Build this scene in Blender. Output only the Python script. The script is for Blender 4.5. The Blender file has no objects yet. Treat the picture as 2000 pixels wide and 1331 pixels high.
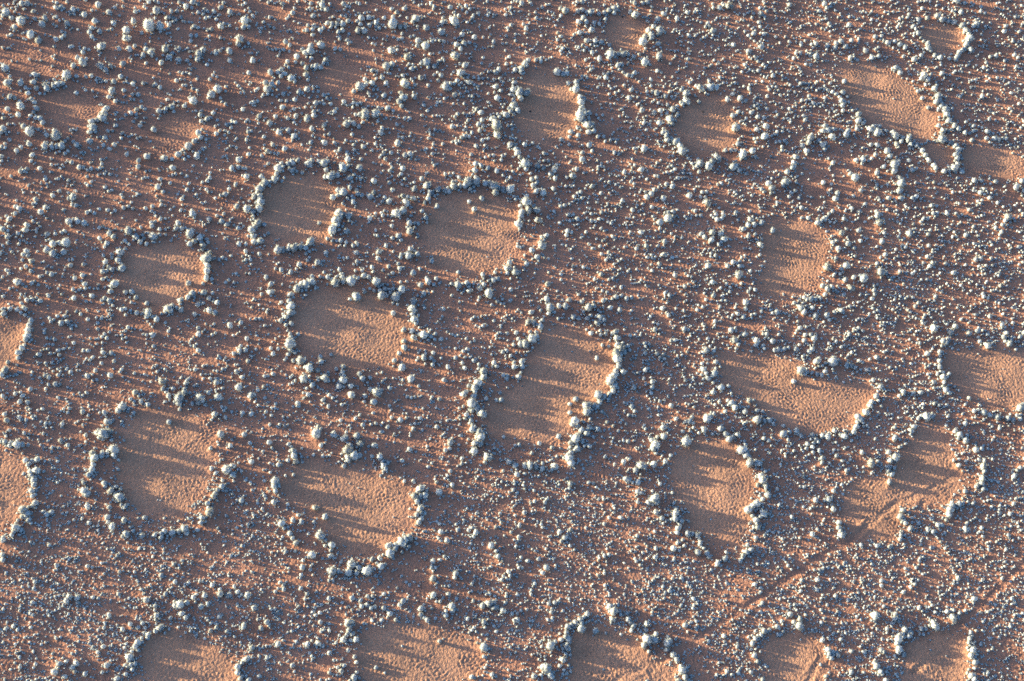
import bpy, math, random
import numpy as np
from mathutils import Vector, Matrix, Euler
random.seed(7)
rng = np.random.default_rng(7)
scene = bpy.context.scene
C = scene.collection

# ---------------------------------------------------------------- camera
H, PITCH, ROLL, HFOV = 60.0, 57.0, 5.0, 42.0          # metres above the plain, degrees
cam = bpy.data.cameras.new('camera'); cam_obj = bpy.data.objects.new('camera', cam); C.objects.link(cam_obj)
cam.sensor_width = 36.0; cam.angle_x = math.radians(HFOV); cam.clip_start = 0.5; cam.clip_end = 20000
ROT = Matrix.Rotation(math.radians(90-PITCH), 3, 'X') @ Matrix.Rotation(math.radians(ROLL), 3, 'Z')
cam_obj.matrix_world = Matrix.Translation((0, 0, H)) @ ROT.to_4x4()
scene.camera = cam_obj
RN = np.array(ROT); FPX = 1000.0/math.tan(math.radians(HFOV/2))
def ground(px, py, z=0.0):
    """where the sight line through a point of the photograph meets the height z"""
    px = np.asarray(px, float); py = np.asarray(py, float)
    d = np.stack([(px-1000)/FPX, -(py-665.5)/FPX, -np.ones_like(px)], -1) @ RN.T
    t = (z-H)/d[..., 2]
    return d[..., 0]*t, d[..., 1]*t
def image(x, y, z=0.0):
    p = np.stack([np.asarray(x, float), np.asarray(y, float), np.asarray(z, float)-H+0*np.asarray(x, float)], -1) @ RN
    return 1000+FPX*p[..., 0]/-p[..., 2], 665.5-FPX*p[..., 1]/-p[..., 2], -p[..., 2]/FPX     # px, py, metres per pixel

# ---------------------------------------------------------------- light
SUN_EL = 7.4
sx, sy = ground([618, 330], [998, 831]); ex, ey = ground([740, 410], [1027, 850])       # two lone tufts and the tips of their shadows
away = math.atan2(float((ey-sy).sum()), float((ex-sx).sum()))                            # heading of the shadows
print('shadow heading', math.degrees(away), 'length', math.hypot(ex[0]-sx[0], ey[0]-sy[0]))
sun_dir = Vector((-math.cos(away)*math.cos(math.radians(SUN_EL)), -math.sin(away)*math.cos(math.radians(SUN_EL)), math.sin(math.radians(SUN_EL))))
sun = bpy.data.lights.new('sun', 'SUN'); sun.energy = 4.4; sun.angle = math.radians(0.55); sun.color = (1.0, 0.955, 0.63)
sun_obj = bpy.data.objects.new('sun', sun); C.objects.link(sun_obj)
sun_obj.rotation_euler = sun_dir.to_track_quat('Z', 'Y').to_euler()
world = bpy.data.worlds.new('World'); scene.world = world; world.use_nodes = True
wn = world.node_tree.nodes; wl = world.node_tree.links
sky = wn.new('ShaderNodeTexSky'); sky.sky_type = 'NISHITA'; sky.sun_disc = False
sky.sun_elevation = math.radians(SUN_EL); sky.sun_rotation = math.atan2(sun_dir.x, sun_dir.y)
sky.air_density = 1.0; sky.dust_density = 3.0; sky.ozone_density = 3.8
bg = wn.get('Background'); bg.inputs['Strength'].default_value = 0.15
wl.new(sky.outputs[0], bg.inputs[0])
scene.render.engine = 'CYCLES'
scene.view_settings.view_transform = 'Standard'; scene.view_settings.look = 'None'
scene.view_settings.gamma = 1.0; scene.view_settings.use_curve_mapping = False
scene.view_settings.exposure = 2.15
scene.cycles.use_denoising = False

BUMP = 0.0125
# tufts traced per window of the photograph: x y r triples (window origin first), three window units to one photo pixel
TRACED = {
(0,0): """40 75 22 20 85 18 70 105 16 90 158 18 205 110 16 180 207 22 225 238 20 250 145 20 430 58 18 455 55 14 390 135 20 400 145 14 495 90 16 555 125 18 540 165 16 580 185 16 665 135 18 740 182 22 742 228 22 875 160 32 935 162 24 830 195 13 985 103 20 640 73 18 575 30 18 920 68 22 595 275 24 700 290 14 760 290 18 790 272 14 860 290 18 840 325 18 890 315 24 970 295 22 985 335 20 1045 350 20 1095 355 14 945 370 20 1010 310 16 1165 315 22 1190 295 20 1160 350 20 1265 310 20 1345 303 20 1345 357 16 1410 230 24 1400 262 18 1435 125 24 1425 160 18 1455 158 14 1350 75 18 1130 8 20 1090 40 18 1295 155 20 430 385 18 485 372 24 590 390 22 620 415 16 650 390 16 30 400 24 390 440 26 210 438 18 120 490 20 150 515 14 50 490 22 365 490 20 340 495 20 315 510 16 275 525 20 265 495 16 215 520 16 60 568 20 160 545 14 185 580 16 215 637 18 200 600 14 45 640 16 110 678 16 250 720 16 180 775 26 135 742 18 20 750 20 320 765 16 275 795 16 665 480 18 710 450 16 660 540 22 640 570 14 675 595 14 730 530 14 840 490 14 780 497 16 448 545 14 625 635 20 615 665 20 600 695 22 535 712 20 545 750 22 525 772 20 930 650 18 975 638 14 1005 630 18 1135 592 24 1080 622 16 1175 675 18 1215 700 20 1180 710 14 1160 780 18 1175 805 20 1140 832 14 1105 860 22 1045 905 20 965 930 22 1005 930 14 1015 985 20 1250 662 14 905 765 16 820 738 14 265 862 20 300 862 18 330 858 18 360 860 22 100 885 16 125 865 14 190 910 16 180 940 14 450 855 16 430 830 14 615 805 16 605 852 14 645 872 14 670 850 14 740 905 14 860 918 20 430 1155 24 405 1165 16 210 1170 16 270 1215 20 240 1245 18 115 1222 18 55 1280 20 90 1255 14 375 1232 14 310 1145 16 405 1300 20 455 1300 18 490 1310 18 160 1318 20 925 1095 18 940 1050 16 1130 1255 20 1225 1285 16 1320 1140 18 1345 1110 12 1380 1085 14 1360 985 18 1400 940 18 1390 1210 20 1490 1155 20 1450 1230 22 1485 1240 18 1445 1035 16 1050 1310 18""",
(500,0): """615 105 20 660 103 18 665 150 16 705 138 16 800 148 26 845 158 18 875 158 16 940 110 24 920 125 16 1000 165 20 1090 193 20 1095 130 18 1165 130 26 1110 130 14 1210 205 16 540 125 18 510 140 20 475 140 18 445 140 18 420 135 14 395 165 14 375 182 16 330 175 14 300 180 14 805 95 12 750 105 14 950 240 20 995 270 24 1100 245 12 1175 265 16 1220 255 16 1250 250 14 795 300 22 890 335 22 1000 365 26 970 370 16 1045 390 18 765 390 22 800 375 16 915 405 18 1170 330 26 1225 380 20 1200 430 24 380 265 24 325 270 18 320 305 24 290 310 18 240 335 18 350 390 20 375 395 16 330 390 14 295 400 18 295 435 18 410 350 18 270 375 14 145 405 20 165 430 18 130 428 14 85 425 18 205 460 20 225 478 14 70 525 24 250 540 18 300 525 20 270 545 14 160 550 16 155 630 18 610 510 26 575 535 14 640 462 16 680 490 18 740 455 18 765 490 16 755 562 18 875 495 28 930 500 14 845 545 16 840 595 20 860 575 22 930 570 18 1115 510 24 1135 525 14 1165 560 18 1250 485 20 1085 445 16 1070 475 14 1415 575 18 1465 675 20 1385 700 18 1415 740 34 1415 795 22 1490 845 20 1265 780 14 1290 855 16 1150 740 16 900 695 14 640 670 28 700 672 28 610 670 18 770 635 20 805 650 12 740 635 12 530 730 22 570 725 18 600 745 16 300 700 24 400 735 20 325 757 16 225 795 20 190 765 18 135 768 20 80 720 20 20 685 16 115 685 14 235 680 16 190 695 14 730 780 18 740 755 14 400 840 20 460 838 14 320 835 16 170 875 16 100 850 16 70 885 16 35 920 12 630 860 18 575 850 12 435 608 14 350 607 16 515 595 16 460 655 14 570 605 14 540 935 18 510 990 26 475 1030 18 435 1035 28 405 1040 18 400 960 24 370 945 18 330 940 20 310 960 24 425 945 12 245 940 16 215 955 20 185 962 16 135 990 24 150 960 14 215 1000 18 268 1010 16 110 1050 22 150 1060 12 55 1075 22 30 1035 16 25 1110 22 20 1150 22 30 1185 22 15 1220 22 10 1310 22 45 1315 14 515 1130 22 550 1100 16 590 1115 14 550 1050 20 450 1155 20 570 1185 16 490 1250 26 470 1290 26 540 1265 22 480 1315 20 670 1155 20 690 1130 14 780 1180 20 665 1280 20 745 1265 14 690 1065 18 780 1075 14 875 1050 14 825 1255 26 860 1240 24 805 1260 16 880 1190 22 920 1160 20 860 1150 16 930 1105 20 1005 1090 24 975 1050 16 1020 1125 18 1070 1110 20 1010 1165 18 1065 1210 16 975 1235 14 1000 1275 18 1160 1095 22 1130 1125 14 1240 1070 28 1225 1090 18 1290 1070 24 1345 1075 20 1395 1090 28 1405 1130 22 1450 1105 20 1485 1110 24 1325 1160 18 1250 1180 14 1280 1225 20 1190 1040 14 785 1000 14 1110 1020 14 1360 985 16 1410 1005 16 900 1310 18 950 1310 14 370 1305 14""",
(1000,0): """55 410 22 80 380 22 95 360 14 20 410 16 60 430 14 15 480 18 10 530 18 45 545 24 85 545 24 50 580 20 15 620 22 35 645 20 10 590 14 25 870 18 35 900 18 45 925 14 10 845 16 80 960 28 75 850 16 150 975 20 185 990 16 245 995 24 225 1020 16 355 1035 22 320 1040 14 380 995 16 265 420 22 300 430 18 325 430 16 330 485 16 380 480 18 375 525 22 350 520 14 400 570 18 405 600 20 410 630 18 420 580 16 400 690 28 430 670 18 450 665 18 455 735 26 450 775 18 480 770 16 505 800 14 345 770 14 390 790 14 450 855 18 410 935 18 430 735 14 580 315 24 655 315 22 570 340 14 710 335 16 620 385 18 645 378 16 780 370 22 860 335 22 865 190 22 815 215 22 770 245 24 800 180 18 855 255 16 830 155 14 720 90 22 690 75 14 600 50 20 570 60 16 540 75 16 510 80 14 550 110 14 465 70 20 440 70 14 420 110 18 390 130 16 435 135 14 465 180 18 440 240 18 490 245 18 525 250 16 570 262 14 515 345 18 470 310 14 395 190 18 890 80 16 855 110 18 1020 550 24 1025 595 22 1000 605 16 945 640 22 910 615 14 1105 515 22 1165 510 24 1195 515 18 1080 505 12 1295 550 16 1260 585 20 1335 580 18 1365 590 14 1095 595 14 1295 675 16 1330 655 14 1405 660 18 1440 685 16 1475 690 14 1310 750 24 1435 760 16 1480 800 22 1490 740 18 1325 840 18 1310 880 14 1350 910 24 1410 885 20 1365 925 16 1425 920 12 1295 980 22 1200 925 24 1150 975 24 1105 960 22 1085 975 14 1000 890 24 960 830 22 905 800 20 915 820 20 885 780 16 930 705 24 940 725 16 865 725 18 870 650 16 830 660 18 850 545 20 900 565 16 825 540 14 690 575 18 1040 1145 18 1145 1190 22 1130 1160 14 885 1165 18 920 1280 26 945 1245 16 865 1305 20 820 1215 16 760 995 18 660 1010 14 970 1045 14 85 1185 28 100 1235 24 145 1235 22 60 1245 20 50 1265 16 40 1310 24 155 1290 22 470 1090 18 125 1085 16 525 1245 14 380 1285 14 1225 1285 14 1400 1290 20 1460 1305 18 1310 1245 14 1270 40 24 1215 45 18 1180 45 14 1460 80 20 1180 180 20 1460 275 18 1385 300 18 1300 260 16 1415 195 18 1475 200 16 1450 130 14""",
(1500,0): """995 95 18 1020 115 18 1060 125 16 1090 130 16 1140 150 20 1170 185 18 1180 230 22 1165 260 18 1190 295 18 1150 290 16 1125 305 16 1110 330 16 1100 350 14 1065 345 14 1010 340 16 975 325 14 940 260 18 940 285 20 915 240 14 860 345 18 900 325 14 880 195 18 855 155 18 880 115 16 935 105 16 1130 75 16 770 260 18 805 275 18 705 250 16 630 215 16 575 295 20 610 340 18 650 330 16 455 270 18 490 240 16 430 240 16 400 255 14 350 270 16 280 260 18 280 335 18 485 340 16 450 475 16 440 540 18 435 590 18 440 620 16 440 650 14 400 550 14 380 540 14 530 670 18 530 710 20 555 725 14 520 755 14 470 765 16 455 790 18 350 765 18 325 770 16 375 805 20 385 760 14 250 810 20 240 840 18 205 855 16 300 825 16 320 850 20 330 875 14 230 885 18 165 920 20 150 960 18 145 985 18 115 1005 18 105 1070 24 90 1090 14 600 760 18 640 780 22 620 740 16 655 740 16 745 795 24 730 780 14 755 845 18 825 820 22 840 850 16 870 855 14 905 885 16 920 915 16 945 945 14 970 970 16 985 990 14 640 850 18 605 850 14 700 890 18 715 920 16 740 970 26 740 1000 20 680 975 16 640 1015 18 510 1045 22 480 1020 14 555 940 20 520 940 14 775 1045 14 780 1080 22 770 1120 22 780 1160 18 710 1160 16 640 1085 14 410 1130 16 395 1165 18 325 1070 16 750 395 18 775 425 16 915 445 24 935 470 18 900 460 16 975 520 20 1000 560 22 990 595 20 1020 605 16 1040 645 22 1045 675 20 1060 710 18 1095 735 20 1115 755 16 1155 780 14 1195 820 14 1000 735 14 940 630 14 905 575 14 880 530 14 1020 815 24 1075 835 18 1105 850 18 1120 875 18 1100 905 20 1110 930 18 1095 985 24 1110 960 16 1140 1005 16 1035 1000 20 1060 1000 14 1285 770 18 1280 810 14 1330 810 18 1355 815 16 1205 740 14 1455 1100 20 1490 1060 16 1245 1130 16 1210 1060 16 1250 1060 14 1335 1065 14 1300 1160 14 1410 1275 22 1390 1290 14 1050 1255 16 645 1265 20 655 1305 20 635 1240 14 540 1235 16 490 1220 14 290 1305 18 330 1285 16 195 1220 14 570 1195 12 500 1150 12 1180 1230 14 1345 1190 14""",
(0,444): """150 12 20 105 40 14 45 60 16 20 12 16 640 35 20 665 60 16 625 95 16 755 25 22 795 50 20 820 85 20 730 80 14 895 55 24 940 45 14 970 45 12 938 12 14 1030 8 16 1065 10 16 1115 38 26 1165 65 20 1110 98 20 1190 110 18 1475 20 22 1485 50 20 1490 85 18 1400 100 16 1440 145 14 310 100 20 350 92 16 390 95 24 275 135 20 310 155 22 370 150 18 185 200 20 165 165 14 155 232 14 180 257 14 305 275 18 105 318 22 285 402 14 410 220 16 440 300 16 500 335 16 500 360 12 540 400 16 705 148 24 690 190 18 655 180 12 620 205 16 600 260 18 655 250 16 715 240 22 670 330 24 648 375 16 735 380 18 775 378 20 795 412 16 640 430 16 435 418 16 240 433 16 1215 180 30 1190 185 20 1220 230 22 1215 260 20 1210 303 18 1105 325 18 1130 385 18 1100 405 18 1060 425 20 1160 450 16 990 480 26 970 495 16 1010 460 16 1060 485 20 870 500 26 860 520 16 800 500 16 915 540 18 970 558 12 860 445 16 1275 440 18 1225 415 14 1350 580 18 1165 630 16 1440 720 18 1445 655 14 895 628 20 1455 785 14 20 505 20 20 485 14 60 480 16 100 485 16 145 475 20 145 515 14 180 545 18 170 575 18 165 605 20 160 640 22 150 660 16 130 710 18 110 735 20 105 765 14 45 790 14 30 840 24 10 865 18 430 680 14 380 520 14 230 745 16 320 660 14 650 870 16 415 850 14 560 840 14 950 905 24 955 945 16 990 985 18 1055 1005 30 1080 965 22 1050 1030 18 1175 1005 30 1165 1030 20 1130 1035 14 1280 998 22 1400 940 22 1475 985 22 1270 910 18 1220 970 14 795 968 18 825 1020 16 870 1042 14 720 1055 24 695 1075 18 780 1085 16 610 1085 18 625 1140 20 640 1145 16 610 1210 30 580 1205 22 640 1200 22 605 1240 16 505 1218 14 670 1305 28 545 1325 22 600 1325 18 725 1250 10 990 1138 18 1260 1095 20 1320 1115 14 1420 1090 16 1470 1095 16 1295 1215 22 1430 1215 18 1350 1280 16 1235 1295 14 1465 1265 14 100 1275 26 130 1275 20 60 1265 20 30 1260 18 10 1255 14 400 1278 16 355 1250 16 40 1130 18 30 1095 14 115 1025 16 115 1115 14 190 1110 12 365 1155 14 250 1065 14 175 950 14 270 1150 12""",
(500,444): """445 20 24 320 90 22 290 120 20 260 120 20 220 125 22 195 130 16 130 135 24 155 140 16 25 85 22 10 90 16 70 35 12 20 160 14 905 25 24 835 50 20 850 75 12 800 65 14 720 145 20 720 185 16 765 110 14 905 130 16 895 170 22 945 160 16 850 180 14 835 215 12 845 245 16 920 265 18 960 245 12 800 265 14 745 250 14 630 285 18 660 295 16 585 255 12 590 150 16 535 180 12 410 150 14 360 205 20 490 250 16 250 215 18 205 265 16 150 250 14 90 380 20 30 360 10 330 290 14 330 320 22 295 330 24 270 330 18 240 365 22 205 395 20 195 435 18 210 465 24 150 440 12 205 500 22 180 525 20 145 548 16 375 290 12 420 293 18 465 325 26 505 295 16 560 320 28 475 290 12 590 410 26 550 420 12 635 380 14 630 365 10 705 320 26 700 330 20 730 405 22 725 375 14 760 360 18 785 380 14 805 360 16 855 370 22 820 415 24 850 350 14 805 500 18 920 435 20 915 480 24 930 540 22 940 560 16 870 598 18 915 605 20 925 645 20 985 635 22 1025 640 16 870 665 16 870 705 18 840 738 14 810 780 16 985 765 20 1025 770 16 1040 740 14 1085 655 14 1010 320 22 1000 295 14 1040 335 14 1185 340 22 1235 325 16 1250 370 20 1310 360 18 1335 340 16 1365 395 26 1310 410 12 1390 310 18 1415 300 18 1480 245 22 1490 210 18 1475 270 14 1330 280 16 1185 262 14 1030 200 16 1495 365 14 1490 430 14 200 690 28 215 665 16 205 720 20 190 745 14 200 625 16 245 625 12 90 710 14 100 745 14 265 780 26 315 830 24 285 890 24 330 925 18 270 905 14 375 760 14 380 790 16 440 745 12 405 885 24 420 900 14 510 815 14 508 848 18 510 900 24 490 930 20 555 930 18 560 985 22 605 860 16 625 890 18 665 880 14 670 950 16 710 970 26 910 890 22 955 930 12 640 990 16 635 1020 12 305 985 14 395 1015 14 245 1030 16 355 1215 28 455 1215 20 465 1225 16 520 1240 26 590 1225 22 610 1275 22 535 1300 30 560 1280 20 690 1285 20 220 1310 20 190 1275 14 380 1280 14 100 860 16 845 1130 18 960 1120 16 770 1170 14 625 1160 14 1075 1005 16 1060 1170 14 1125 820 16 1210 795 14 1225 830 14 1275 785 14 1395 795 18 1170 765 14 1335 850 24 1335 880 22 1300 915 24 1285 945 22 1245 930 14 1220 975 22 1285 960 16 1265 1035 30 1290 1060 22 1330 1095 24 1270 1075 16 1235 1100 16 1260 1130 16 1265 1190 20 1310 1200 22 1320 1225 24 1285 1270 22 1310 1275 20 1285 1310 22 1140 1270 20 1190 1275 12 1245 1245 10 1430 970 14 1440 1010 18 1350 1005 16 1410 1010 14 1450 870 16 1470 890 14 900 1305 16 80 1155 12 1450 1225 12""",
(1000,444): """175 110 24 120 135 18 150 180 18 85 215 18 20 265 22 225 475 24 205 420 18 280 460 18 310 465 20 335 425 16 410 440 14 445 475 24 480 465 16 535 430 18 575 470 16 630 485 18 610 410 16 640 400 14 590 420 12 500 560 20 520 530 20 540 545 16 110 500 16 100 555 22 130 560 18 165 580 20 180 545 14 465 620 16 605 620 22 615 650 20 585 625 14 690 635 14 500 765 14 530 690 12 680 695 16 640 710 26 610 735 26 620 775 26 660 730 20 625 805 22 690 720 12 650 850 18 595 875 24 575 905 26 600 925 18 595 960 18 620 940 14 510 985 26 540 990 20 515 1020 20 440 1050 28 440 1085 24 480 1045 20 500 1050 16 375 1005 18 340 1035 14 340 1085 14 370 1135 26 355 1155 16 405 1190 18 455 1175 20 440 1210 18 505 1185 16 370 1245 26 345 1260 18 410 1255 20 385 1300 22 455 1285 16 345 1320 18 160 1265 14 275 1225 16 120 655 28 80 690 24 50 690 20 40 655 16 140 640 14 10 690 14 25 620 14 60 790 20 60 820 18 40 880 20 10 820 18 15 790 14 625 1195 14 680 1255 16 560 1140 14 840 1275 28 830 1300 20 820 1250 16 890 1230 22 1020 1255 30 1040 1135 20 1020 1140 14 1060 1145 14 1145 1120 28 1160 1110 18 1125 1185 22 1225 1175 22 1240 1185 16 1285 1035 20 1305 1060 20 1365 1085 18 1395 1018 20 1440 1130 26 1465 1080 12 1320 1220 20 1275 1240 22 1350 1305 28 1370 1275 14 1125 835 20 1150 885 20 1190 860 22 1195 790 16 1140 720 22 1180 725 14 1180 965 18 1270 930 14 850 740 14 780 735 16 1285 605 18 1305 660 22 1365 625 20 1435 665 22 1430 690 16 1480 710 12 1490 630 14 1330 280 24 1345 330 12 1175 320 18 1180 400 16 1150 230 20 1265 225 16 1295 205 16 890 160 20 865 215 16 955 285 14 790 110 16 755 30 16 895 85 16 730 125 14 1175 30 20 1165 75 18 1220 40 18 1245 70 22 1355 10 16 1385 55 18 1455 105 20 1190 550 14 1370 480 14 640 355 12 840 600 16 1010 600 16 900 385 14 1010 490 12 740 855 10 810 845 10 820 940 14 715 940 16 865 1020 12 800 1065 12""",
(1500,444): """30 15 20 430 30 22 530 20 16 470 95 18 545 80 16 415 125 16 510 120 12 510 170 12 350 235 24 430 245 16 460 225 22 660 265 24 690 270 14 455 310 16 505 295 16 560 305 24 490 355 22 690 160 16 670 90 16 830 40 20 935 45 14 620 375 14 610 420 14 400 180 14 215 410 16 250 425 18 310 420 16 335 395 14 195 475 22 210 500 18 260 475 16 280 515 20 345 520 20 390 500 14 430 490 18 480 465 14 50 500 16 125 520 12 190 590 16 270 650 18 215 665 14 260 715 16 60 715 18 40 720 14 95 715 16 120 705 14 165 715 18 185 690 12 475 630 14 430 705 12 285 790 24 300 770 14 380 790 28 385 770 16 195 840 26 215 850 18 255 852 14 290 860 14 335 845 14 315 870 14 155 900 16 460 810 20 490 810 20 510 825 14 497 857 10 590 835 20 615 895 16 660 935 18 635 990 18 610 1025 16 600 1045 16 575 1085 22 530 1110 22 545 1125 20 520 1165 18 505 1200 18 450 1225 20 395 1195 18 350 1230 22 320 1220 16 260 1215 16 280 1245 16 235 1270 16 165 1190 20 195 1225 14 90 1210 22 120 1245 12 10 1135 18 30 1150 12 185 1280 10 745 1235 20 710 1315 16 840 1190 20 855 1170 16 880 1120 14 930 1110 24 960 1105 16 795 965 18 850 970 14 1100 580 18 1070 620 18 1030 670 20 1045 680 16 1055 655 14 930 740 18 1005 730 16 1010 755 14 1005 785 16 1010 820 18 1030 880 20 1060 860 14 1045 950 22 1060 970 14 970 905 14 1180 1000 14 1180 625 16 1225 610 16 1290 690 22 1240 670 14 1385 645 20 1415 685 18 1455 715 12 890 680 14 1000 1045 12 1210 1080 14 1265 1085 20 1300 1100 16 1350 1110 22 1410 1120 20 1440 1130 18 1480 1060 24 1495 1040 16 1480 1125 14 1100 1190 20 1120 1215 18 1160 1250 18 1215 1305 18 1170 1220 12 1085 265 16 1040 215 12 1130 345 12 980 410 12 1160 50 14 1470 115 14 1355 270 12""",
(0,887): """150 35 18 175 55 14 220 35 22 180 100 20 215 100 24 195 150 22 200 180 20 185 215 20 205 240 12 205 285 20 140 330 26 160 350 22 165 385 20 130 365 16 95 435 24 125 445 16 70 475 16 20 500 22 15 590 20 20 620 16 555 20 24 595 10 18 665 10 20 550 60 18 540 90 20 530 115 18 520 125 16 490 170 16 495 215 24 515 235 20 615 170 18 615 190 14 650 215 22 680 190 16 705 255 26 735 305 20 715 300 14 515 315 18 640 310 18 630 370 18 635 395 14 660 425 22 730 390 22 740 470 22 720 480 14 780 450 14 835 480 20 910 475 20 965 455 20 945 490 16 1010 460 20 1050 450 20 1085 440 26 1095 460 18 845 370 16 525 405 14 1185 375 16 1180 400 16 1230 345 24 1215 290 16 1255 245 20 1300 190 20 1260 230 14 1325 215 12 1240 85 16 1330 95 28 1365 75 22 1365 120 18 1415 270 18 1475 45 16 1155 445 14 430 90 12 480 380 10 690 90 10 860 855 18 970 820 16 910 890 14 915 945 20 1060 885 24 1030 890 20 1095 870 18 1065 935 18 1090 955 18 1000 960 16 1135 840 18 1200 830 20 1245 770 16 1290 820 20 1290 795 14 1340 830 20 1375 780 14 1395 810 14 1450 830 22 1180 900 20 1215 885 14 1290 955 14 1490 905 18 1330 1040 16 1270 1015 14 1430 1005 20 1475 1135 20 940 1020 24 870 1060 22 865 1080 14 805 1105 22 795 1130 18 835 1100 12 760 1190 24 755 1210 16 790 1230 18 780 1265 16 735 1290 14 690 1315 18 640 945 16 765 1000 16 835 995 14 610 1020 12 720 1030 16 610 1130 16 575 1165 14 630 1240 18 600 1280 14 450 1230 18 350 1230 18 390 1220 14 320 1280 20 385 1305 16 440 1275 14 500 1290 16 1450 1200 22 1395 1245 20 1395 1285 20 1410 1310 20 1455 1320 18 205 750 14 190 870 14 120 1250 14""",
(500,887): """225 15 20 235 45 20 190 40 14 130 65 14 220 120 12 175 128 10 115 165 26 110 190 20 115 220 16 105 285 18 35 320 12 60 260 10 350 315 20 405 368 22 375 480 30 445 530 22 330 590 24 435 595 20 390 610 12 200 465 16 215 490 14 235 520 18 150 410 20 165 435 14 220 390 18 270 400 16 340 395 10 275 665 18 265 710 12 450 690 26 430 680 16 480 685 14 560 650 28 535 695 22 590 700 18 655 688 28 680 620 14 725 615 20 735 660 22 790 585 26 775 540 20 800 600 14 855 515 28 900 490 24 870 540 16 965 205 26 930 245 22 990 240 22 1000 215 14 965 320 22 945 355 22 970 375 20 955 400 20 985 345 14 545 20 22 575 15 24 605 10 18 515 68 14 540 40 16 730 25 22 750 75 22 760 90 16 775 50 16 680 15 14 870 160 12 855 40 14 1150 180 16 1080 460 16 1360 20 26 1345 50 14 1480 45 20 1010 75 12 1285 465 20 1275 485 12 1380 540 22 1410 565 16 1420 600 16 1120 510 18 1030 630 18 1080 620 14 1105 600 12 1170 700 20 1165 725 14 1040 730 22 1040 825 20 1130 820 16 1150 890 22 1155 915 16 1115 945 18 1115 920 12 1275 860 12 1240 965 14 1370 880 26 1330 890 18 1400 900 20 1450 920 20 1335 985 18 1395 870 14 970 910 18 965 940 16 1005 970 16 1030 905 12 860 865 18 840 885 14 785 935 18 820 970 14 750 905 18 655 885 18 620 895 14 560 845 16 1480 690 16 550 985 24 535 1000 18 545 1035 20 515 1085 20 590 1090 22 540 1150 14 590 1220 14 580 1190 14 575 1310 22 500 1270 20 515 1240 14 480 1250 14 430 1035 12 365 1110 22 345 1115 14 305 1115 18 130 1115 22 30 1020 18 65 985 18 75 1000 14 430 1165 14 705 1248 14 755 1280 8 1075 1095 14 1335 1130 24 1345 1145 16 1335 1185 12 1265 1305 16 1250 1045 10 1280 1310 12 265 790 14 300 820 14 215 1240 14 20 1300 14""",
(1000,887): """20 65 20 75 65 22 105 70 24 140 80 20 180 85 20 255 75 22 235 90 14 340 30 26 350 55 22 330 15 18 30 120 18 345 175 18 655 45 18 760 70 28 725 90 20 740 65 16 825 60 22 900 42 16 930 10 14 670 145 20 690 150 18 735 165 18 710 165 14 740 220 20 750 230 14 835 265 28 800 285 18 845 285 20 845 340 20 870 175 14 880 375 18 960 345 24 955 380 22 990 390 18 935 385 14 975 435 18 970 460 16 1030 465 22 1045 465 14 1090 475 22 1105 520 20 1090 578 22 1145 580 18 1155 600 18 1250 615 20 1205 640 20 1220 650 14 1340 625 16 1355 595 18 1375 575 20 1400 560 20 1380 535 14 1430 490 14 1440 425 20 1430 390 20 1475 345 24 1435 290 24 1385 325 24 1395 55 26 1430 45 18 1450 55 20 1470 155 26 1490 185 22 1460 130 18 1490 235 14 840 605 16 945 555 18 980 565 14 640 375 14 735 480 14 280 455 16 310 490 20 290 510 14 200 665 20 180 695 14 155 615 16 195 285 14 75 345 14 45 420 16 40 485 14 440 940 18 400 975 22 375 990 20 350 1000 16 325 1010 20 320 1045 18 315 1075 18 290 1090 18 330 1080 20 325 1135 24 300 1140 14 340 1175 12 230 1125 26 405 1025 24 490 1035 20 590 970 20 600 920 26 575 895 20 630 920 14 685 970 18 710 1010 18 700 1035 14 790 1000 20 795 1085 28 830 1090 26 775 1120 22 845 1055 16 910 1110 26 905 1145 18 925 1095 16 950 1180 20 970 1205 18 1000 1270 24 1015 1305 20 1035 1325 16 990 1245 14 300 1205 20 205 1260 30 185 1250 20 225 1290 20 235 1305 16 130 1305 20 305 1265 14 30 975 18 15 980 14 1245 1065 14 1430 1085 18 1410 1110 18 1480 1040 18 1460 1060 14 1420 1180 16 1440 1215 14 1320 1130 12 1400 1280 14 1470 1320 14 640 1060 10 550 1050 10""",
(1500,887): """745 25 26 720 40 18 710 75 20 705 95 16 725 120 16 715 165 20 740 85 12 320 25 16 315 50 14 460 100 14 400 10 14 1265 70 22 1270 100 16 1270 45 14 1260 150 18 1255 175 20 1225 190 16 1260 205 14 1260 130 14 1120 65 16 1090 35 12 1440 130 18 790 330 18 780 370 22 790 385 16 810 405 14 835 435 20 850 440 14 940 445 20 965 460 16 1000 415 18 1020 415 14 1045 385 14 1060 350 20 1070 320 20 1075 300 18 1120 295 18 1140 290 14 775 495 16 710 545 14 640 540 16 545 530 14 415 400 20 415 430 16 435 475 20 450 465 14 385 325 16 355 265 20 335 270 14 280 270 18 140 372 14 5 240 22 260 470 16 290 740 16 665 770 14 185 1010 26 190 970 18 130 940 18 55 1010 18 10 1030 14 310 990 14 90 1040 12 310 915 12 625 950 24 610 940 16 635 1245 22 625 1225 16 660 1275 22 670 1290 14 770 1065 16 765 1085 24 760 1110 20 770 1145 22 765 1165 16 805 1030 20 840 1050 16 825 1070 16 900 1025 16 925 1020 14 980 1010 24 970 985 16 995 1020 16 1085 960 22 1090 920 14 1075 950 14 1190 1050 16 1185 1080 18 1180 1105 14 1200 1150 20 1190 1180 20 1210 1195 16 1215 1225 18 1210 1255 14 1195 1300 22 1210 1320 18 320 1090 16 350 1150 18 360 1175 16 370 1195 16 410 1180 18 400 1165 14 425 1090 14 490 1280 16 345 1300 14 665 1150 18 680 1165 14 690 1325 16 560 1280 12 700 1025 14 1410 475 14 1290 1280 14 1480 80 14 1440 290 14 1420 350 14""",
}
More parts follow.
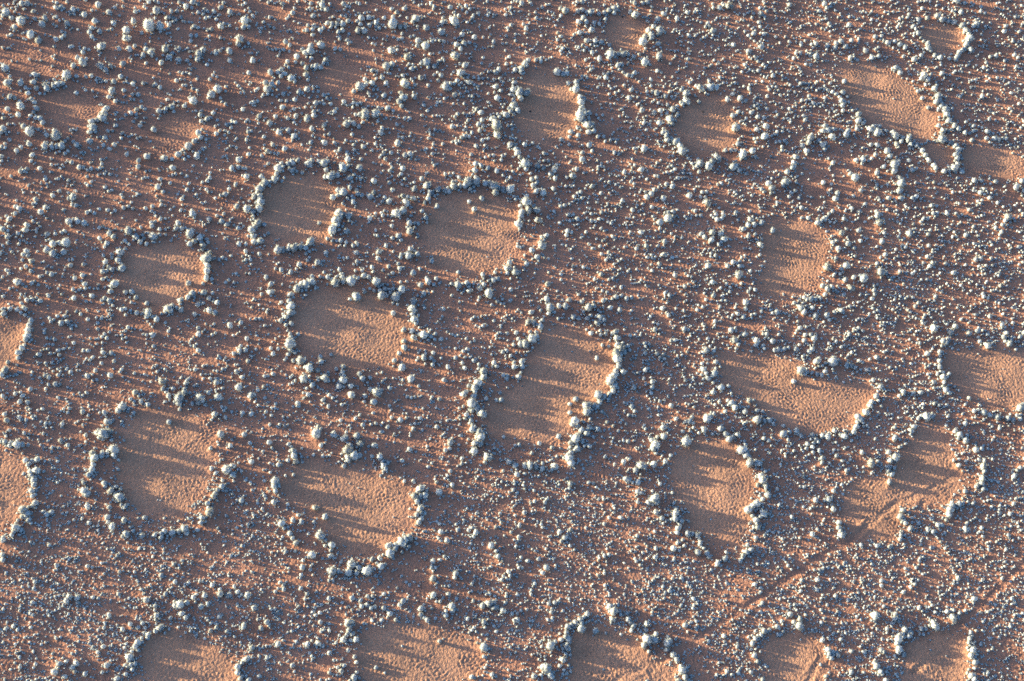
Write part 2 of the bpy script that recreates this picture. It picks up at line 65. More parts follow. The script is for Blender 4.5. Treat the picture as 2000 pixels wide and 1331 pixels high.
# bare sand circles: phrase, outline in photo pixels (ellipse: cx cy rx ry rot | polygon)
def ell(cx, cy, rx, ry, rot=0):
    c, s = math.cos(math.radians(rot)), math.sin(math.radians(rot))
    return [(cx+rx*math.cos(a)*c-ry*math.sin(a)*s, cy+rx*math.cos(a)*s+ry*math.sin(a)*c) for a in [i*math.pi/10 for i in range(20)]]
CIRCLES = [
('dim bare patch, top left corner', ell(138,208,50,38,10)),
('small dim bare patch at upper left', ell(342,256,48,36,-10)),
('dim bare patch left of top centre', ell(660,155,45,28)),
('round bare circle upper left of centre', ell(582,407,78,66)),
('bare circle just above the centre', ell(918,455,92,82,-10)),
('bare circle at top centre', ell(1068,205,66,72,20)),
('small bare circle right of top centre', ell(1380,243,60,58,10)),
('slanting bare patch at upper right', ell(1735,195,108,52,32)),
('narrow bare patch at upper right', ell(1835,297,34,18,15)),
('upper right-edge bare patch', ell(1940,315,62,28,14)),
('bare patch near the top edge', ell(1222,62,40,38,20)),
('bare patch in top right corner', ell(1840,72,42,30)),
('bare circle at middle left', ell(315,537,82,62,-12)),
('large bare oval left of centre', ell(690,640,116,78,14)),
('slanting bare oval right below centre', [(1060,650),(1130,640),(1190,680),(1200,730),(1180,770),(1130,830),(1100,860),(1020,865),(960,845),(950,800),(960,770),(1020,750),(1040,700)]),
('bare circle right of centre', [(1500,440),(1560,430),(1610,450),(1618,500),(1610,540),(1570,572),(1500,580),(1478,560),(1495,510),(1490,470)]),
('wide bare patch at middle right', [(1395,690),(1500,690),(1560,712),(1600,745),(1690,745),(1708,770),(1695,800),(1665,830),(1600,845),(1530,830),(1460,780),(1420,745)]),
('middle right-edge bare patch', [(1845,685),(1920,680),(2060,690),(2100,740),(2060,790),(1970,795),(1890,775),(1853,735)]),
('bare circle with tracks at lower right', [(1790,840),(1840,825),(1865,900),(1890,940),(1850,985),(1800,985),(1765,985),(1745,1055),(1665,1050),(1650,1000),(1655,940),(1750,925),(1765,880)]),
('bare circle right of lower centre', [(1315,885),(1350,858),(1430,865),(1462,905),(1472,960),(1468,1020),(1448,1068),(1400,1060),(1355,1025),(1328,980),(1305,930)]),
('tall bare circle at lower left', [(280,805),(340,795),(405,830),(418,900),(395,960),(350,1010),(280,1005),(245,965),(228,900),(235,860),(255,820)]),
('bare circle left of lower centre', [(548,930),(590,897),(670,908),(760,932),(800,950),(797,1030),(768,1052),(720,1088),(685,1085),(645,1055),(610,1000),(560,975)]),
('lower left-edge bare patch', [(-60,885),(45,888),(50,960),(35,1015),(-60,1050)]),
('upper left-edge bare patch', [(-60,630),(42,630),(45,660),(35,690),(8,725),(-60,740)]),
('first bottom-edge bare patch from left', [(275,1250),(330,1232),(400,1250),(455,1285),(460,1350),(410,1390),(300,1390),(285,1330)]),
('second bottom-edge bare patch from left', [(700,1240),(780,1210),(850,1222),(925,1250),(940,1290),(915,1345),(860,1390),(760,1390),(695,1300)]),
('third bottom-edge bare patch from left', [(1118,1240),(1150,1218),(1230,1238),(1270,1275),(1315,1310),(1330,1360),(1250,1400),(1120,1390),(1115,1280)]),
('fourth bottom-edge bare patch from left', [(1505,1238),(1595,1242),(1610,1270),(1607,1345),(1560,1390),(1500,1380),(1488,1270)]),
('rightmost bottom-edge bare patch', [(1770,1260),(1830,1228),(1885,1240),(1890,1310),(1880,1360),(1800,1390),(1765,1330)]),
]
SEMI = [ell(45,118,50,22,8), ell(715,100,50,12,8), ell(870,112,40,8,8), ell(1455,35,30,10,8), ell(1648,345,88,58,5)]
# counts per window (4 x 3) of middling tufts and of short grass between them
MID = [[600,850,1500,2000],[560,500,850,1200],[150,260,300,280]]
FINE = [[450,700,1700,2400],[1500,1400,3000,3900],[5200,3600,5600,6500]]
TRACKS = [[(1270,1310),(1380,1235),(1480,1170),(1600,1090),(1665,1050),(1700,1020)],[(1650,1065),(1700,1022),(1745,985),(1800,965),(1872,925)],[(1860,1235),(1893,1204),(1950,1150),(2040,1060)],
 [(1190,1335),(1240,1310),(1293,1287)],[(1570,1345),(1595,1300),(1613,1270)],[(1775,1322),(1807,1294),(1840,1275)],[(1800,990),(1806,975),(1808,960)]]
STONES = [(597,576,3.0,'bare oval left of centre, near its upper left rim'),(1216,33,2.4,'bare patch near the top edge'),(1036,217,2.4,'bare circle at top centre'),(1373,218,2.4,'small bare circle right of top centre')]

# ---------------------------------------------------------------- materials
def material(name):
    m = bpy.data.materials.new(name); m.use_nodes = True
    nt = m.node_tree; return m, nt, nt.nodes, nt.links, nt.nodes['Principled BSDF']
def ramp(n, stops):
    r = n.new('ShaderNodeValToRGB'); e = r.color_ramp.elements
    e[0].position, e[0].color = stops[0][0], (*stops[0][1], 1); e[1].position, e[1].color = stops[-1][0], (*stops[-1][1], 1)
    for p, c in stops[1:-1]: q = e.new(p); q.color = (*c, 1)
    return r
def sand_material():
    m, nt, n, l, b = material('desert_sand')
    tc = n.new('ShaderNodeTexCoord')
    at = n.new('ShaderNodeAttribute'); at.attribute_name = 'bare'
    n1 = n.new('ShaderNodeTexNoise'); n1.inputs['Scale'].default_value = 0.35; n1.inputs['Detail'].default_value = 6
    n2 = n.new('ShaderNodeTexNoise'); n2.inputs['Scale'].default_value = 9; n2.inputs['Detail'].default_value = 5
    for q in (n1, n2): l.new(tc.outputs['Object'], q.inputs['Vector'])
    ra = ramp(n, [(0.3, SAND_MATRIX[0]), (0.7, SAND_MATRIX[1])]); l.new(n1.outputs['Fac'], ra.inputs[0])
    rb = ramp(n, [(0.3, SAND_BARE[0]), (0.7, SAND_BARE[1])]); l.new(n1.outputs['Fac'], rb.inputs[0])
    mx = n.new('ShaderNodeMix'); mx.data_type = 'RGBA'
    l.new(at.outputs['Fac'], mx.inputs['Factor']); l.new(ra.outputs[0], mx.inputs['A']); l.new(rb.outputs[0], mx.inputs['B'])
    rg = ramp(n, [(0.25, (0.78, 0.76, 0.74)), (0.75, (1.15, 1.13, 1.1))]); l.new(n2.outputs['Fac'], rg.inputs[0])
    mu = n.new('ShaderNodeMix'); mu.data_type = 'RGBA'; mu.blend_type = 'MULTIPLY'; mu.inputs['Factor'].default_value = 1
    l.new(mx.outputs['Result'], mu.inputs['A']); l.new(rg.outputs[0], mu.inputs['B'])
    l.new(mu.outputs['Result'], b.inputs['Base Color'])
    b.inputs['Roughness'].default_value = 1.0; b.inputs['Specular IOR Level'].default_value = 0.05
    n3 = n.new('ShaderNodeTexNoise'); n3.inputs['Scale'].default_value = 7.5; n3.inputs['Detail'].default_value = 4
    l.new(tc.outputs['Object'], n3.inputs['Vector'])
    bu = n.new('ShaderNodeBump'); bu.inputs['Strength'].default_value = 1.0; bu.inputs['Distance'].default_value = 0.07
    l.new(n3.outputs['Fac'], bu.inputs['Height']); l.new(bu.outputs[0], b.inputs['Normal'])
    return m
SAND_MATRIX = ((0.36, 0.163, 0.104), (0.44, 0.20, 0.128))
SAND_BARE = ((0.41, 0.203, 0.126), (0.485, 0.24, 0.15))
def grass_material(name, straw, dark, light, trans):
    m, nt, n, l, b = material(name)
    tc = n.new('ShaderNodeTexCoord'); oi = n.new('ShaderNodeObjectInfo')
    n1 = n.new('ShaderNodeTexNoise'); n1.inputs['Scale'].default_value = 5; n1.inputs['Detail'].default_value = 3
    l.new(tc.outputs['Object'], n1.inputs['Vector'])
    ad = n.new('ShaderNodeMath'); ad.operation = 'MULTIPLY_ADD'; ad.inputs[1].default_value = 0.5; l.new(oi.outputs['Random'], ad.inputs[0])
    sc = n.new('ShaderNodeMath'); sc.operation = 'MULTIPLY'; sc.inputs[1].default_value = 0.5; l.new(n1.outputs['Fac'], sc.inputs[0]); l.new(sc.outputs[0], ad.inputs[2])
    r = ramp(n, [(0.12, straw), (0.34, dark), (0.78, light)]); l.new(ad.outputs[0], r.inputs[0])
    l.new(r.outputs[0], b.inputs['Base Color']); b.inputs['Roughness'].default_value = 0.9; b.inputs['Specular IOR Level'].default_value = 0.1
    tr = n.new('ShaderNodeBsdfTranslucent'); l.new(r.outputs[0], tr.inputs['Color'])
    mix = n.new('ShaderNodeMixShader'); mix.inputs[0].default_value = trans
    l.new(b.outputs[0], mix.inputs[1]); l.new(tr.outputs[0], mix.inputs[2]); l.new(mix.outputs[0], n['Material Output'].inputs['Surface'])
    return m
M_SAND = sand_material()
M_TUFT = grass_material('dry_tuft_grass', (0.44, 0.39, 0.31), (0.58, 0.565, 0.55), (0.81, 0.78, 0.735), 0.35)
M_STONE, _, _n, _l, _b = material('dark_stone'); _b.inputs['Roughness'].default_value = 0.9
_q = _n.new('ShaderNodeTexNoise'); _q.inputs['Scale'].default_value = 8; _r = ramp(_n, [(0.3, (0.02, 0.016, 0.014)), (0.7, (0.05, 0.04, 0.035))])
_l.new(_q.outputs['Fac'], _r.inputs[0]); _l.new(_r.outputs[0], _b.inputs['Base Color'])

# ---------------------------------------------------------------- where the grass grows
def in_poly(x, y, P):
    x = np.asarray(x, float); y = np.asarray(y, float); c = np.zeros(x.shape, bool); n = len(P)
    for i in range(n):
        (x0, y0), (x1, y1) = P[i], P[i-1]
        if y0 == y1: continue
        k = ((y0 > y) != (y1 > y)) & (x < (x1-x0)*(y-y0)/(y1-y0)+x0)
        c ^= k
    return c
T = []                                              # photo x, y, r of every traced tuft
for (ox, oy), s in TRACED.items():
    v = [float(q) for q in s.split()]
    for i in range(0, len(v), 3): T.append((ox+v[i]/3, oy+v[i+1]/3, v[i+2]/3))
keep = []
for t in sorted(T, key=lambda q: -q[2]):            # the same tuft seen in two windows counts once
    if all(math.hypot(t[0]-k[0], t[1]-k[1]) > 0.45*max(t[2], k[2]) for k in keep): keep.append(t)
T = np.array(keep)
cell = {}
def put(x, y, r): cell.setdefault((int(x//24), int(y//24)), []).append((x, y, r))
def clear(x, y, r, f):
    i, j = int(x//24), int(y//24)
    for a in (i-1, i, i+1):
        for b in (j-1, j, j+1):
            for (u, v, q) in cell.get((a, b), ()):
                if (x-u)**2+(y-v)**2 < (f*(r+q))**2: return False
    return True
for t in T: put(*t)
def counts(tab, x, y):
    u = min(max(x/500-0.5, 0), 3); v = min(max(y/443.7-0.5, 0), 2)
    i, j = min(int(u), 2), min(int(v), 1); a, b = u-i, v-j
    return (tab[j][i]*(1-a)+tab[j][i+1]*a)*(1-b)+(tab[j+1][i]*(1-a)+tab[j+1][i+1]*a)*b
BARE = [np.array(p) for _, p in CIRCLES]
X0, X1, Y0, Y1 = -420, 2420, -330, 1560             # a margin round the photograph, for a step to the side
def raster(grow):
    m = np.zeros((Y1-Y0+80, X1-X0+80), bool)
    for p in BARE:
        c = p.mean(0); q = (p-c)*grow+c; x0, y0 = np.floor(q.min(0)).astype(int); x1, y1 = np.ceil(q.max(0)).astype(int)
        gx, gy = np.meshgrid(np.arange(x0, x1), np.arange(y0, y1)); m[y0-Y0+40:y1-Y0+40, x0-X0+40:x1-X0+40] |= in_poly(gx, gy, q)
    return m
RASTER = {g: raster(g) for g in (.97, 1.0, 1.03, 1.06, 1.35)}
def bare(x, y, grow=1.0):
    return RASTER[grow][min(max(int(y)-Y0+40, 0), Y1-Y0+79), min(max(int(x)-X0+40, 0), X1-X0+79)]
def on_track(x, y):
    for seg in TRACKS[:3]:
        for (a, b), (c, d) in zip(seg, seg[1:]):
            t = min(max(((x-a)*(c-a)+(y-b)*(d-b))/((c-a)**2+(d-b)**2), 0), 1)
            if math.hypot(x-a-t*(c-a), y-b-t*(d-b)) < 6.5: return True
    return False
SEMI_BOX = [(np.array(p).min(0), np.array(p).max(0), p) for p in SEMI]
def semi(x, y): return any(a[0] < x < b[0] and a[1] < y < b[1] and in_poly(x, y, p) for a, b, p in SEMI_BOX)
area = (X1-X0)*(Y1-Y0)
mid = []
for i in range(len(T)):                             # the rims close up into unbroken cushions
    for j in range(i):
        d = math.hypot(T[i, 0]-T[j, 0], T[i, 1]-T[j, 1]); s = T[i, 2]+T[j, 2]
        if d > 1.9*s or d < .75*s or min(T[i, 2], T[j, 2]) < 4.3: continue
        u, v = (T[i, 0]+T[j, 0])/2+random.gauss(0, 1), (T[i, 1]+T[j, 1])/2+random.gauss(0, 1)
        if bare(u, v, 1.35) and not bare(u, v, .97) and random.random() < .75:
            q = min(T[i, 2], T[j, 2])*random.uniform(.6, .9)
            if clear(u, v, q, .45): mid.append((u, v, q)); put(u, v, q)
for (x, y, r) in T:                                 # lesser growth leaning on the big cushions
    if r < 5: continue
    rim = bare(x, y, 1.35)
    for _ in range(random.choice((1, 2, 3) if rim else (0, 1, 2))):
        a = random.uniform(0, 6.283); d = r*random.uniform(1.0, 2.5 if rim else 1.7); q = r*random.uniform(.3, .6 if rim else .5)
        u, v = x+d*math.cos(a), y+d*math.sin(a)
        if not bare(u, v, .97): mid.append((u, v, q)); put(u, v, q)
def phase(x, y): return 0.5+0.25*math.sin(x*0.021+1.3*math.sin(y*0.017))+0.25*math.sin(y*0.026-x*0.009+2*math.sin(x*0.011+1))
n_try = int(area/(500*444)*2200)
for _ in range(n_try):
    x, y = random.uniform(X0, X1), random.uniform(Y0, Y1)
    if random.random()*2200 > counts(MID, x, y)*1.6*(0.45+1.1*phase(x, y)): continue
    if (x > 1250 and y > 880 and on_track(x, y)) or bare(x, y, 1.06) or (semi(x, y) and random.random() < .75): continue
    r0 = 1.0+0.22*min(max(1-x/1400, 0), 1)*min(max(1-y/1300, 0), 1)-0.1*min(max(x/1000-.8, 0), 1)
    r = random.lognormvariate(math.log(2.6*r0), 0.33)
    for k in range(random.choice((1, 1, 1, 1, 2, 2, 3))):          # short chains of neighbours, as the grass spreads
        if clear(x, y, r, 0.72) and not bare(x, y, 1.03): mid.append((x, y, r)); put(x, y, r)
        a = random.choice((0, 0, math.pi, -0.5, 2.5))+random.gauss(0, .5); d = r*random.uniform(1.5, 2.2)
        x += d*math.cos(a); y += d*math.sin(a); r *= random.uniform(.75, 1.1)
fine = []
n_try = int(area/(500*444)*7600)
for _ in range(n_try):
    x, y = random.uniform(X0, X1), random.uniform(Y0, Y1)
    if random.random()*7600 > counts(FINE, x, y)*(0.4+1.2*phase(y*1.3+300, x*1.2)): continue
    if bare(x+random.gauss(0, 4), y+random.gauss(0, 4), 1.0):
        if random.random() > 0.012: continue
    if not clear(x, y, 1.2, 0.7) or (semi(x, y) and random.random() < .5): continue
    if x > 1250 and y > 880 and random.random() < .88 and on_track(x, y): continue
    fine.append((x, y, random.lognormvariate(math.log(1.45+.4*min(max(y/1331, 0), 1)), 0.33)))
mid = np.array(mid); fine = np.array(fine)
print('traced', len(T), 'middling', len(mid), 'fine', len(fine))
def swell(x, y):
    """the plain is not level: it falls gently away from the sun at one end and rises towards it at the other"""
    t = ((np.asarray(x, float)-0.0)*math.cos(SWELL_DIR)+(np.asarray(y, float)-39.0)*math.sin(SWELL_DIR)); t = 90*np.tanh(t/90)
    return SWELL/2*((t-15)**2-225)
def on_plain(px, py, up=0.0):
    x, y = ground(px, py)
    for _ in range(4): x, y = ground(px, py, swell(x, y)+up)
    return x, y
def to_world(a, up=1.0):
    x, y = on_plain(a[:, 0], a[:, 1]); _, _, m = image(x, y, swell(x, y))
    r = a[:, 2]*m; x, y = on_plain(a[:, 0], a[:, 1], r*up)
    return np.stack([x, y, r], 1)
SWELL, SWELL_DIR = 0.0008, math.radians(-35)
WT, WM, WF = to_world(T, .95), to_world(mid, .9), to_world(fine, .8)

# ---------------------------------------------------------------- the plain
cx, cy = ground([-120, 2120, -120, 2120], [-80, -80, 1420, 1420])
gx0, gx1, gy0, gy1 = cx.min(), cx.max(), cy.min(), cy.max()
STEP = 0.062
xs = np.arange(gx0, gx1, STEP); ys = np.arange(gy0, gy1, STEP)
print('ground', gx0, gx1, gy0, gy1, len(xs), len(ys))
def band(lam, width, ani=0.0, ang=0.0):
    """an even field of bumps of about the wavelength lam, made in the frequency domain"""
    f = np.fft.rfft2(rng.standard_normal((len(ys), len(xs))))
    ky = np.fft.fftfreq(len(ys), STEP)[:, None]; kx = np.fft.rfftfreq(len(xs), STEP)[None]
    k = np.hypot(kx, ky)+1e-6
    g = np.exp(-((k-1/lam)/(width/lam))**2)
    if ani: g = g*(1+ani*np.cos(2*(np.arctan2(ky, kx)-ang)))
    h = np.fft.irfft2(f*g, s=(len(ys), len(xs)))
    return h/h.std()
def smooth(lam): return band(lam, 0.8)
GX, GY = np.meshgrid(xs, ys)
IX, IY, IM = image(GX, GY, swell(GX, GY))
wx = IX+5*smooth(1.2); wy = IY+5*smooth(1.2)        # ragged edges for the circles
bm_ = np.zeros(GX.shape)
for n_, p in enumerate(BARE):
    x0, y0 = p.min(0)-30; x1, y1 = p.max(0)+30
    s = (IX > x0) & (IX < x1) & (IY > y0) & (IY < y1)
    idx = np.nonzero(s)
    bm_[idx] = np.maximum(bm_[idx], in_poly(wx[idx], wy[idx], p)*(.4 if n_ < 3 else 1))  # first three circles: pale tint weakened, painting their shade into the sand colour
def blur(a, sig):
    f = np.fft.rfft2(a); ky = np.fft.fftfreq(a.shape[0], STEP)[:, None]; kx = np.fft.rfftfreq(a.shape[1], STEP)[None]
    return np.fft.irfft2(f*np.exp(-2*(math.pi*sig)**2*(kx**2+ky**2)), s=a.shape)
bare_soft = np.clip(blur(bm_, 0.4), 0, 1); bare_wide = blur(bm_, 0.7)
b1, b2, b3 = band(0.18, 0.3), band(0.18, 0.3, 0.4, 0.6), band(0.45, 0.4)
mixw = np.clip(0.5+0.5*smooth(6.0), 0, 1)
Z = BUMP*(b1*(1-mixw)+b2*mixw)*(0.75+0.35*smooth(2.0).clip(-1.5, 1.5)) + 0.15*BUMP*b3 + 0.012*smooth(3.0)
Z -= 0.05*bare_wide
rutn = smooth(1.5)
for seg in TRACKS:                                   # wheel ruts: a groove between two low shoulders
    tx, ty = on_plain([q[0] for q in seg], [q[1] for q in seg]); d = np.full(GX.shape, 9.0)
    for i in range(len(seg)-1):
        ux, uy = tx[i+1]-tx[i], ty[i+1]-ty[i]; L2 = ux*ux+uy*uy
        t = np.clip(((GX-tx[i])*ux+(GY-ty[i])*uy)/L2, 0, 1)
        d = np.minimum(d, np.hypot(GX-tx[i]-t*ux, GY-ty[i]-t*uy))
    Z += np.clip(.75+.4*rutn, 0, 1.2)*(-0.019*np.exp(-(d/0.12)**2) + 0.014*np.exp(-((d-0.24)/0.1)**2))
mound = np.zeros(GX.shape)
for (x, y, r) in np.concatenate([WT, WM]):           # sand caught at the foot of every tuft
    w = 2.4*r; i0, i1 = np.searchsorted(xs, (x-w, x+w)); j0, j1 = np.searchsorted(ys, (y-w, y+w))
    if i0 >= i1 or j0 >= j1: continue
    q = ((xs[None, i0:i1]-x)**2+(ys[j0:j1, None]-y)**2)/(r*1.25)**2
    mound[j0:j1, i0:i1] = np.maximum(mound[j0:j1, i0:i1], 0.26*r*np.exp(-q))
Z += mound
edge = np.minimum.reduce([GX-gx0, xs[-1]-GX, GY-gy0, ys[-1]-GY]); Z *= np.clip(edge/1.5, 0, 1)
def reach(a0, step, far):
    v = [a0]; s = step
    while abs(v[-1]) < far: s *= 1.9; v.append(v[-1]+s)
    return v[1:]
ax = np.concatenate([np.array(reach(xs[0], -0.2, 9000))[::-1], xs, reach(xs[-1], 0.2, 9000)])
ay = np.concatenate([np.array(reach(ys[0], -0.2, 9000))[::-1], ys, reach(ys[-1], 0.2, 9000)])
ox, oy = int(np.searchsorted(ax, xs[0])), int(np.searchsorted(ay, ys[0]))
AZ = np.zeros((len(ay), len(ax))); AZ[oy:oy+len(ys), ox:ox+len(xs)] = Z
AB = np.zeros_like(AZ); AB[oy:oy+len(ys), ox:ox+len(xs)] = bare_soft
AX, AY = np.meshgrid(ax, ay); AZ += swell(AX, AY)
def mesh_np(name, co, faces, k, mat, smooth_=True):
    me = bpy.data.meshes.new(name); nv, nf = len(co), len(faces)
    me.vertices.add(nv); me.vertices.foreach_set('co', np.ascontiguousarray(co, np.float32).ravel())
    me.loops.add(nf*k); me.loops.foreach_set('vertex_index', np.ascontiguousarray(faces, np.int32).ravel())
    me.polygons.add(nf); me.polygons.foreach_set('loop_start', np.arange(0, nf*k, k, dtype=np.int32))
    me.update(calc_edges=True)
    me.polygons.foreach_set('use_smooth', np.full(nf, smooth_)); me.materials.append(mat)
    return me
co = np.stack([AX, AY, AZ], -1).reshape(-1, 3)
iv = np.arange(len(co)).reshape(AX.shape)
fq = np.stack([iv[:-1, :-1], iv[:-1, 1:], iv[1:, 1:], iv[1:, :-1]], -1).reshape(-1, 4)
gm = mesh_np('ground', co, fq, 4, M_SAND)
at = gm.attributes.new('bare', 'FLOAT', 'POINT'); at.data.foreach_set('value', AB.astype(np.float32).ravel())
ground_obj = bpy.data.objects.new('ground', gm); C.objects.link(ground_obj)
ground_obj['kind'] = 'structure'; ground_obj['label'] = 'rippled red brown desert sand with pale bare circles'
def height(x, y):
    i = np.clip(np.round((np.asarray(x)-xs[0])/STEP).astype(int), 0, len(xs)-1); j = np.clip(np.round((np.asarray(y)-ys[0])/STEP).astype(int), 0, len(ys)-1)
    inside = (np.asarray(x) > xs[0]) & (np.asarray(x) < xs[-1]) & (np.asarray(y) > ys[0]) & (np.asarray(y) < ys[-1])
    return np.where(inside, Z[j, i], 0.0)+swell(x, y)

# ---------------------------------------------------------------- the tufts
import bmesh
def lump(seed, lobes, tall, shag):
    """a rounded cushion of grass: a small lumpy heart under a deep coat of standing blades, about unit radius over all"""
    R = random.Random(seed); bm = bmesh.new()
    bmesh.ops.create_icosphere(bm, subdivisions=3, radius=1)
    bumps = [(Vector((R.gauss(0, 1), R.gauss(0, 1), R.gauss(0.3, 1))).normalized(), R.uniform(.06, .22), R.uniform(.2, .4)) for _ in range(22)]
    big = [(Vector((math.cos(a), math.sin(a), R.uniform(-.1, .5))).normalized(), R.uniform(.3, .5), R.uniform(.45, .7)) for a in [i*6.283/lobes+R.uniform(-.5, .5) for i in range(lobes)]] if lobes > 1 else []
    pts, nor = [], []
    for v in bm.verts:
        d = v.co.normalized(); q = .70 if not big else .50
        for c, a, w in bumps+big: q += a*math.exp(-((d-c).length/w)**2)
        q += R.gauss(0, .03)
        v.co = Vector((d.x*q, d.y*q, max(d.z*q*tall+tall*.6, -.12)))
        nrm = Vector((d.x, d.y, d.z/tall)).normalized(); pts.append((v.co.copy(), nrm)); nor.append((nrm+Vector((0, 0, .25))).normalized())
    for _ in range(shag):
        p, nrm = R.choice(pts)
        if p.z < 0.04: continue
        d = (nrm+Vector((R.gauss(0, .45), R.gauss(0, .45), R.gauss(.25, .4)))).normalized()
        L = R.uniform(.12, .46); w = R.uniform(.03, .06); s = d.cross(Vector((R.gauss(0, 1), R.gauss(0, 1), R.gauss(0, 1)))).normalized()*w
        p = p+Vector((R.gauss(0, .06), R.gauss(0, .06), R.gauss(0, .06)))
        bm.faces.new((bm.verts.new(p-d*.1-s), bm.verts.new(p-d*.1+s), bm.verts.new(p+d*L)))
        n2 = (nrm*.75+d*.5+Vector((R.gauss(0, .2), R.gauss(0, .2), R.gauss(.3, .2)))).normalized(); nor += [n2, n2, n2]
    me = bpy.data.meshes.new('grass_tuft'); bm.to_mesh(me); bm.free()
    for f in me.polygons: f.use_smooth = True
    me.normals_split_custom_set_from_vertices([tuple(q) for q in nor])
    me.materials.append(M_TUFT); return me
SHAPES = [(1, .98), (1, 1.05), (1, .9), (2, .95), (3, .95), (1, 1.1), (3, .88), (1, .95), (1, .85), (2, .9), (1, 1.0), (4, .9), (1, .92), (2, 1.05)]
PROTO = [lump(11+i, k, t, 520+60*(k > 1)) for i, (k, t) in enumerate(SHAPES)]
SINGLE = [i for i, (k, t) in enumerate(SHAPES) if k == 1]
NP = len(PROTO)
HOURS = 'twelve one two three four five six seven eight nine ten eleven'.split()
CLOCK = [('half-past-' if h % 2 else '')+HOURS[h//2]+('' if h % 2 else " o'clock") for h in range(24)]
inside = (T[:, 0] > 6) & (T[:, 0] < 1994) & (T[:, 1] > 6) & (T[:, 1] < 1325)
order = [i for i in np.argsort(-T[:, 2], kind='stable') if inside[i]]
pick = order[:300]; picked = set(pick)
bins = {}
for i in pick:
    best = None
    for k, (name, poly) in enumerate(CIRCLES):
        p = np.array(poly); c = (p.min(0)+p.max(0))/2; s = (p.max(0)-p.min(0))/2
        e = math.hypot((T[i, 0]-c[0])/s[0], (T[i, 1]-c[1])/s[1]); gap = (e-1)*s.mean()
        if best is None or gap < best[0]: best = (gap, k, math.degrees(math.atan2(T[i, 0]-c[0], c[1]-T[i, 1])) % 360, e)
    bins.setdefault((best[1], int(round(best[2]/15)) % 24), []).append((best[3], best[0], i))
LABEL = {}
ordn = ['innermost', 'second', 'third', 'fourth', 'fifth', 'sixth', 'seventh', 'eighth']
for (k, h), L in bins.items():
    L.sort()
    for j, (e, gap, i) in enumerate(L):
        where = ('inside' if e < .8 else 'on rim of' if gap < 26 else 'outside')
        rank = '' if len(L) == 1 else (('inner', 'outer')[j]+' ' if len(L) == 2 else (ordn[j] if j < len(L)-1 else 'outermost')+' ')
        size = 'big' if T[i, 2] > 8.5 else 'pale'
        LABEL[i] = f"{rank}{size} tuft at {CLOCK[h]}, {where} {CIRCLES[k][0]}"
assert len(set(LABEL.values())) == len(LABEL), 'labels clash'
long = [s for s in LABEL.values() if len(s.split()) > 16]; print('too long', long[:5])
HT = height(WT[:, 0], WT[:, 1])
variant = np.array([int(rng.integers(0, NP)) if r > 6.0 else int(rng.choice(SINGLE)) for r in T[:, 2]])
PROTO_OBJ = []
for n_, i in enumerate(pick):
    v = n_ if n_ < NP else int(variant[i])
    o = bpy.data.objects.new('grass_tuft', PROTO[v]); C.objects.link(o)
    x, y, r = WT[i]; z = HT[i]-mound[min(max(int(round((y-ys[0])/STEP)), 0), len(ys)-1), min(max(int(round((x-xs[0])/STEP)), 0), len(xs)-1)]*.45
    o.location = (x, y, z); o.rotation_euler = (rng.normal(0, .06), rng.normal(0, .06), rng.uniform(0, 6.283))
    s = r*1.12; o.scale = (s*rng.uniform(.92, 1.08), s*rng.uniform(.92, 1.08), s*rng.uniform(1.12, 1.42))
    o['label'] = LABEL[i]; o['category'] = 'grass tuft'; o['group'] = 'large grass tufts round the bare sand circles'
    if n_ < NP: PROTO_OBJ.append(o)
rest = [i for i in range(len(T)) if i not in picked]
P = np.concatenate([WT[rest], WM]); var = np.concatenate([variant[rest], rng.choice(SINGLE*2+[3, 6, 9, 13], len(WM))])
def scatter(name, label, P, var, tall):
    """one object of many small cushions: a point for each, carrying its size, turn and shape"""
    pm = bpy.data.meshes.new(name); pm.vertices.add(len(P)); n = len(P)
    pm.vertices.foreach_set('co', np.stack([P[:, 0], P[:, 1], height(P[:, 0], P[:, 1])-P[:, 2]*.12], 1).astype(np.float32).ravel())
    a = pm.attributes.new('size', 'FLOAT_VECTOR', 'POINT'); a.data.foreach_set('vector', (P[:, 2:3]*1.04*rng.uniform(.85, 1.15, (n, 3))*np.array([1, 1, tall])).astype(np.float32).ravel())
    a = pm.attributes.new('turn', 'FLOAT_VECTOR', 'POINT'); a.data.foreach_set('vector', np.stack([rng.normal(0, .1, n), rng.normal(0, .1, n), rng.uniform(0, 6.283, n)], 1).astype(np.float32).ravel())
    a = pm.attributes.new('which', 'INT', 'POINT'); a.data.foreach_set('value', np.asarray(var).astype(np.int32))
    o = bpy.data.objects.new(name, pm); C.objects.link(o); pm.materials.append(M_TUFT)
    o['kind'] = 'stuff'; o['label'] = label; o['category'] = 'grass'
    o.modifiers.new('scatter', 'NODES').node_group = ng
ng = bpy.data.node_groups.new('scatter_tufts', 'GeometryNodeTree')
ng.interface.new_socket('Geometry', in_out='INPUT', socket_type='NodeSocketGeometry'); ng.interface.new_socket('Geometry', in_out='OUTPUT', socket_type='NodeSocketGeometry')
N, L = ng.nodes, ng.links
gi, go = N.new('NodeGroupInput'), N.new('NodeGroupOutput')
g2i = N.new('GeometryNodeGeometryToInstance')
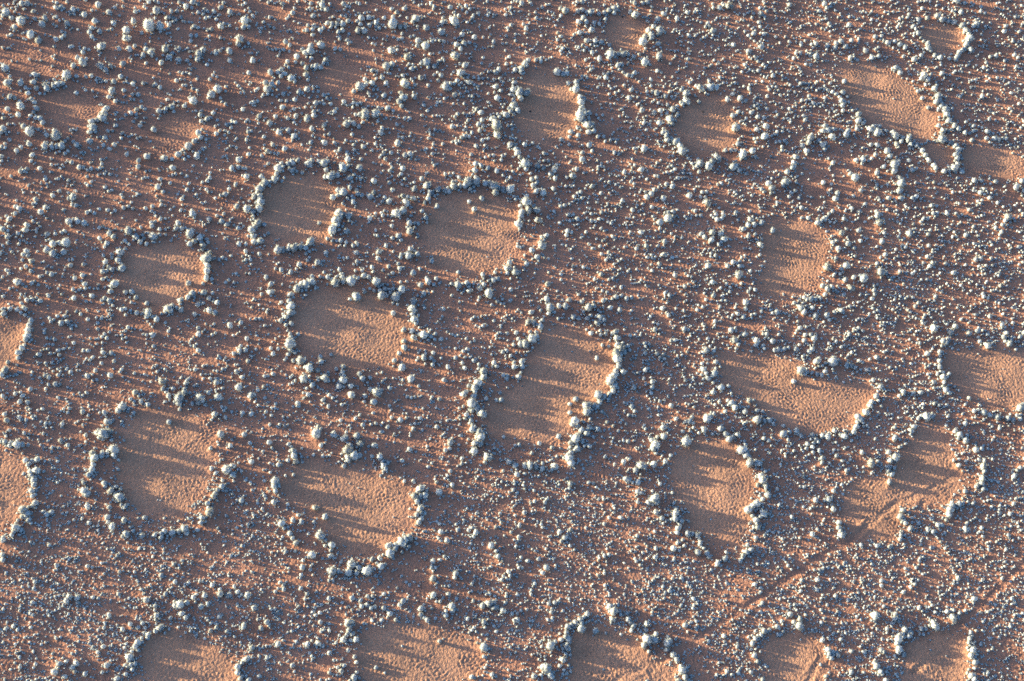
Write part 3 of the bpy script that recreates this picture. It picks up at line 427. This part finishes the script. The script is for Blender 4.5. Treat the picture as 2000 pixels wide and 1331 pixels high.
for o in reversed(PROTO_OBJ):
    q = N.new('GeometryNodeObjectInfo'); q.transform_space = 'ORIGINAL'; q.inputs['Object'].default_value = o; q.inputs['As Instance'].default_value = True
    L.new(q.outputs['Geometry'], g2i.inputs[0])
iop = N.new('GeometryNodeInstanceOnPoints'); iop.inputs['Pick Instance'].default_value = True
def attr(name, t):
    q = N.new('GeometryNodeInputNamedAttribute'); q.data_type = t; q.inputs['Name'].default_value = name; return q
m2p = N.new('GeometryNodeMeshToPoints')
L.new(gi.outputs[0], m2p.inputs['Mesh']); L.new(m2p.outputs[0], iop.inputs['Points']); L.new(g2i.outputs[0], iop.inputs['Instance'])
L.new(attr('which', 'INT').outputs['Attribute'], iop.inputs['Instance Index'])
L.new(attr('size', 'FLOAT_VECTOR').outputs['Attribute'], iop.inputs['Scale'])
e2r = N.new('FunctionNodeEulerToRotation'); L.new(attr('turn', 'FLOAT_VECTOR').outputs['Attribute'], e2r.inputs[0]); L.new(e2r.outputs[0], iop.inputs['Rotation'])
L.new(iop.outputs[0], go.inputs[0])
scatter('grass_tufts', 'countless smaller pale grass tufts scattered over the plain', P, var, 1.15)
scatter('short_grass', 'thin pale short grass growing between the tufts', WF, rng.integers(0, NP, len(WF)), 0.65)

# ---------------------------------------------------------------- a few dark stones on the bare sand
for q, (px, py, rp, where) in enumerate(STONES):
    x, y = on_plain([px], [py]); x, y = float(x[0]), float(y[0]); m = float(image([x], [y])[2][0])
    bm = bmesh.new(); bmesh.ops.create_icosphere(bm, subdivisions=2, radius=1); R = random.Random(40+q)
    for v in bm.verts: v.co *= R.uniform(.8, 1.12); v.co.z = max(v.co.z, -.4)
    me = bpy.data.meshes.new('stone'); bm.to_mesh(me); bm.free(); me.materials.append(M_STONE)
    o = bpy.data.objects.new('stone', me); C.objects.link(o)
    o.location = (x, y, float(height(x, y))+rp*m*.2); o.scale = (rp*m, rp*m*.8, rp*m*.55); o.rotation_euler.z = R.uniform(0, 6)
    o['label'] = 'small dark stone in the '+where; o['category'] = 'stone'; o['group'] = 'dark stones on bare sand'
